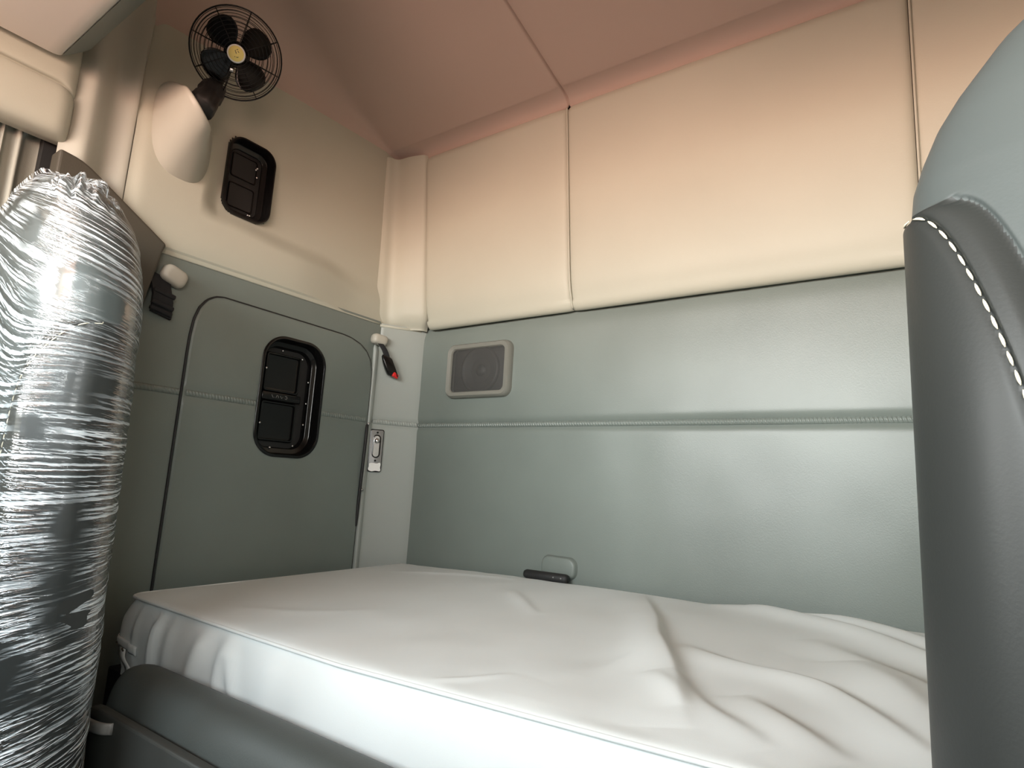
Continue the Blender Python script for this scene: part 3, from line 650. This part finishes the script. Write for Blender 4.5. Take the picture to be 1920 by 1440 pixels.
# ================================================================ SEATS
OFF_R = np.array([(.0, .0), (1.355, .0), (1.375, .002), (1.395, .008), (1.42, .018), (1.44, .030), (1.472, .054), (1.50, .085), (1.528, .115), (1.57, .15), (1.60, .18), (1.63, .21), (1.652, .25)])
OFF_L = np.array([(.0, .0), (1.36, .0), (1.42, .010), (1.46, .025), (1.50, .050), (1.54, .085), (1.583, .13), (1.61, .17), (1.63, .205), (1.645, .235), (1.652, .28)])
def seat_profile(z, th, sgn, grow=0.0):
    """section of the backrest at height z: th 0 = inner edge, pi/2 = front; sgn=+1 inner edge at -x"""
    OFF = OFF_R if sgn > 0 else OFF_L; W0 = .25 if sgn > 0 else .29
    off = np.interp(z, OFF[:, 0], OFF[:, 1]); c_, s_ = np.cos(th), np.sin(th)
    hw = W0 - off*np.where((sgn < 0) & (c_ < 0), .15, 1.0) + grow
    dep = .075*np.clip((1.68-z)/.14, .22, 1)**.6+grow
    ex, ey = .62, .80
    x = -sgn*hw*np.sign(c_)*np.abs(c_)**ex
    y = -dep*np.sign(s_)*np.abs(s_)**ey
    u = np.clip(np.abs(x)/np.maximum(hw, 1e-3), 0, 1)
    bol = np.where(s_ > 0, -.018*np.exp(-((u-.82)/.16)**2)*sstep(1.42, 1.2, z), 0)
    return x, y+bol, W0
def make_seat(name, cx, ym, sgn, seam, label, lean=.03, zp=1.2):
    W0 = .25 if sgn > 0 else .29
    root = empty(name, (cx, ym, 0), label, 'seat', 'cab seats')
    zs_ = np.unique(np.r_[np.linspace(.50, 1.10, 50), np.linspace(1.10, 1.40, 110), np.linspace(1.40, 1.63, 64), np.linspace(1.63, 1.6515, 14)])
    th_ = np.r_[np.linspace(-.25, 1.35, 150), np.linspace(1.36, 2*PI-.26, 80)]
    S = spline(seam, 60)                                # (offset from inner edge, z)
    def surf(z, th, extra=0):
        x, y, hw = seat_profile(z, th, sgn)
        return x, y, hw
    G = np.zeros((len(zs_), len(th_), 3)); mask = np.zeros((len(zs_), len(th_)))
    for i, z in enumerate(zs_):
        x, y, hw = surf(z, th_); oi = x*sgn + W0             # offset from inner edge
        yt = lean*(z-zp)
        so = np.interp(-z, -S[:, 1], S[:, 0]) if z <= S[0, 1] else -.02
        d = oi - so; fr = (np.sin(th_) > -.30)
        roll = .0055*np.exp(-((d-.004)/.0055)**2)*fr if z < S[0, 1]+.002 else 0*d
        groove = -.004*np.exp(-((d-.0145)/.0030)**2)*fr - .003*np.exp(-((d+.006)/.0025)**2)*fr if z < S[0, 1] else 0*d
        low = (.0055*sstep(.004, -.004, d)*fr) if z < S[0, 1]+.001 else 0*d
        rel = roll+groove+low
        nx = -sgn*np.cos(th_); ny = -np.sin(th_)
        G[i, :, 0] = cx + x + nx*rel; G[i, :, 1] = ym + y + ny*rel + yt; G[i, :, 2] = z
        mask[i] = d
    b = MB(); base = b.grid(G, cv=True); nt_ = len(th_)
    b.f.append(tuple(base+k for k in range(nt_))); b.f.append(tuple(base+(len(zs_)-1)*nt_+k for k in range(nt_-1, -1, -1)))
    o = b.build('backrest', M_seat2, root)
    o.data.materials.append(M_seat)
    for p in o.data.polygons:
        v = p.vertices[0]; i, j = divmod(v, nt_)
        if i < len(zs_) and zs_[i] < S[0, 1]+.004 and (mask[i, j] < .0135 or math.sin(th_[j]) < -.3): p.material_index = 1
    # visible thread along the seam
    SL = resample(S, 400); run = np.r_[0, np.cumsum(np.linalg.norm(np.diff(SL, axis=0), axis=1))]; stitch = MB(); s0 = 0
    ths = np.linspace(-.05, 1.5, 900)
    def at(o_, z):
        x, y, hw = surf(z, ths); k = np.argmin(np.abs(x*sgn+W0-o_)); nx, ny = -sgn*math.cos(ths[k]), -math.sin(ths[k])
        return Vector((cx+x[k]+nx*.0048, ym+y[k]+ny*.0048+lean*(z-zp), z))
    while s0 < run[-1]-.012:
        pts = []
        for q in (0, .25, .5, .75, 1):
            r_ = s0+.0092*q; o_ = np.interp(r_, run, SL[:, 0])-.0055; z_ = np.interp(r_, run, SL[:, 1]); pts.append(at(max(o_, .0005), z_))
        stitch.tube(pts, [.0003, .0009, .0010, .0009, .0003], 6); s0 += .0118
    stitch.build('stitching', M_thread, root)
    # cushion and pedestal
    b = MB(); L = []
    for y_, s_ in ((-.46, .86), (-.48, .94), (-.45, 1), (-.2, 1), (-.02, 1), (.02, .9)):
        L.append([(cx+p[0]*s_, ym+y_, .50+p[1]*s_+(-.02 if y_ > -.1 else 0)) for p in rrect(.50, .15, .055, 8)])
    b.ring_loft(L, (True, True)); b.build('cushion', M_seat, root)
    b = MB(); b.box((cx, ym-.20, .22), (.36, .40, .40)); b.build('pedestal', M_blackm, root, smooth=False, bevel=.03)
    return root
seam_r = [(.0, 1.352), (.010, 1.350), (.020, 1.340), (.030, 1.318), (.040, 1.285), (.052, 1.235), (.064, 1.17), (.075, 1.07), (.08, .95), (.082, .80)]
make_seat('captain_chair', .247, .505, 1, seam_r, 'charcoal leather seat with cream stitching and no plastic wrap')
seam_l = [(.0, 1.352), (.02, 1.340), (.05, 1.305), (.085, 1.255), (.11, 1.20), (.125, 1.12), (.13, 1.0), (.13, .85)]
LS = dict(cx=-1.293, ym=.366, lean=-.03, zp=1.12)
make_seat('captain_chair', LS['cx'], LS['ym'], -1, seam_l, 'dark leather seat wrapped in clear plastic film', LS['lean'], LS['zp'])

# clear stretch film round the left seat
zs_ = np.linspace(.60, 1.662, 460); th_ = np.linspace(-PI, PI, 420, endpoint=False)
G = np.zeros((len(zs_), len(th_), 3)); UV = np.zeros((len(zs_), len(th_), 2)); TA = np.zeros((len(zs_), len(th_)))
k0_ = np.argmin(np.abs(th_))
# stretches where the film lies taut and clear: (arc, z, half-length, half-height, slope)
TAUT = [(.075, 1.405, .085, .040, -.25), (.01, 1.375, .05, .05, 0), (.10, 1.19, .075, .035, .30), (.02, 1.25, .05, .05, 0), (.09, .865, .10, .045, .35), (.17, 1.575, .10, .030, -.3), (.02, 1.06, .03, .05, 0), (.13, 1.50, .06, .03, -.5), (.02, .98, .03, .10, 0)]
for i, z in enumerate(zs_):
    x, y, hw = seat_profile(z, th_, -1, .008)
    arc = np.r_[0, np.cumsum(np.hypot(np.diff(x), np.diff(y)))]; arc -= arc[k0_]
    slope = np.interp(z, [.6, .85, 1.0, 1.12, 1.25, 1.4, 1.66], [.75, .50, .30, .10, -.05, -.40, -1.0])
    v_ = z + slope*(arc-.15)*.9 + .02*vnoise(arc*6+30, np.full_like(arc, z*7))
    UV[i, :, 0] = arc+2; UV[i, :, 1] = v_
    ta = np.zeros_like(arc)
    for (a_, z_, la, lz, sl) in TAUT:
        q = ((arc-a_)/la)**2 + ((z-z_-sl*(arc-a_))/lz)**2; ta = np.maximum(ta, np.exp(-q**1.5))
    ta = np.clip(ta + .5*vnoise(arc*40+3, v_*50)*(ta > .05), 0, 1); TA[i] = ta
    rid = (.0022*vnoise(arc*5+9, v_*60) + .0014*vnoise(arc*9+20, v_*130+7))*(1-.85*ta) + .006*vnoise(arc*7+11, v_*9)
    nx, ny = np.cos(th_), -np.sin(th_)
    flap = 0.026*np.exp(-((z-1.590)/.026)**2)*np.exp(-((th_-.25)/.5)**2)*(1+1.8*vnoise(th_*14+40, np.full_like(th_, z*60)))
    wd = rid+flap
    G[i, :, 0] = LS['cx']+x+nx*wd; G[i, :, 1] = LS['ym']+y+ny*wd+LS['lean']*(z-LS['zp']); G[i, :, 2] = z + .35*flap
b = MB(); b.grid(G, cv=True)
film = b.build('plastic_wrap', M_film, uv=UV.reshape(-1, 2), recalc=False)
at_ = film.data.attributes.new('taut', 'FLOAT', 'POINT'); at_.data.foreach_set('value', TA.ravel().astype(np.float32))
tag(film, 'crinkled clear plastic wrap stretched around the left seat backrest', 'plastic wrap')

# words for the setting
for n_, l_, c_ in (('floor', 'dark rubber floor of the truck cab', 'floor'), ('ceiling', 'sloping brownish pink headliner with one seam', 'ceiling'),
    ('wall_back', 'back wall with grey vinyl below and three cream padded panels above', 'wall'), ('wall_left', 'left side wall with grey vinyl below and a moulded cream panel above', 'wall'),
    ('wall_right', 'plain cream side wall beside the unwrapped seat', 'wall'), ('wall_front', 'front of the cab with the windscreen opening', 'wall'),
    ('door_1', 'grey vinyl hatch door with a black latch recess in the left wall', 'door'), ('door_2', 'cab door beside the wrapped seat behind the curtain', 'door'),
    ('trim_1', 'light grey corner column with a cream upper cover', 'trim'), ('trim_2', 'unseen dashboard under the windscreen, shaped to block low light', 'dashboard'), ('trim_3', 'black outer skin behind the wall panels', 'trim'),
    ('trim_4', 'cream pillar trim between the header and the fan panel', 'trim'), ('trim_5', 'dark brown slanted trim panel behind the wrapped seat', 'trim'), ('trim_6', 'cream rolled header above the curtain', 'trim')):
    o = bpy.data.objects.get(n_)
    if o: tag(o, l_, c_)

# ================================================================ LIGHT, WORLD, CAMERA
w = bpy.data.worlds.new('World'); sc.world = w; w.use_nodes = True; nt = w.node_tree
bg = nt.nodes['Background']; tc = nt.nodes.new('ShaderNodeTexCoord'); sx = nt.nodes.new('ShaderNodeSeparateXYZ'); rp = nt.nodes.new('ShaderNodeValToRGB')
mp = nt.nodes.new('ShaderNodeMath'); mp.operation = 'MULTIPLY_ADD'; mp.inputs[1].default_value = .5; mp.inputs[2].default_value = .5
nt.links.new(tc.outputs['Generated'], sx.inputs[0]); nt.links.new(sx.outputs['Z'], mp.inputs[0]); nt.links.new(mp.outputs[0], rp.inputs[0]); nt.links.new(rp.outputs[0], bg.inputs[0])
el = rp.color_ramp.elements
el[0].position = 0; el[0].color = (.10, .065, .05, 1); el[1].position = 1; el[1].color = (.32, .40, .45, 1)
for p_, c_ in ((.36, (.34, .21, .165, 1)), (.45, (.82, .52, .41, 1)), (.49, (.85, .72, .62, 1)), (.52, (.95, .97, .94, 1)), (.595, (.95, .98, .97, 1)), (.67, (.55, .60, .61, 1)), (.76, (.42, .48, .52, 1))):
    e = el.new(p_); e.color = c_
bg.inputs[1].default_value = 9.0
def portal(name, loc, rot, sx_, sy_):
    l = bpy.data.lights.new(name, 'AREA'); l.shape = 'RECTANGLE'; l.size = sx_; l.size_y = sy_; l.cycles.is_portal = True
    o = bpy.data.objects.new(name, l); C.objects.link(o); o.location = loc; o.rotation_euler = rot
portal('windscreen_daylight', (-.58, YF-.03, 1.68), (PI/2, 0, 0), 1.82, .76)
portal('passenger_window_daylight', (XL-.15, -.40, 1.56), (PI/2, 0, -PI/2), 1.20, .52)
portal('driver_window_daylight', (XR+.065, -.65, 1.575), (PI/2, 0, PI/2), .60, .45)

cam = bpy.data.cameras.new('Camera'); co = bpy.data.objects.new('Camera', cam); C.objects.link(co)
cam.sensor_width = 36; cam.sensor_fit = 'HORIZONTAL'; cam.lens = 1113*36/1920; cam.clip_start = .01
Xd = Vector((.81943749, .0487455, .571092)); Yd = Vector((.57045554, -.16618968, -.80433915)); Zd = Vector((.05570168, .98488825, -.16398919))
R3 = Matrix((Xd, Yd, Zd)); co.matrix_world = Matrix.Translation((0, 0, 1.15)) @ R3.to_4x4()
sc.camera = co
sc.view_settings.view_transform = 'Standard'; sc.view_settings.look = 'None'; sc.view_settings.gamma = 1; sc.view_settings.exposure = 1.78
sc.cycles.use_denoising = True; sc.cycles.max_bounces = 10; sc.cycles.diffuse_bounces = 6; sc.cycles.transparent_max_bounces = 12
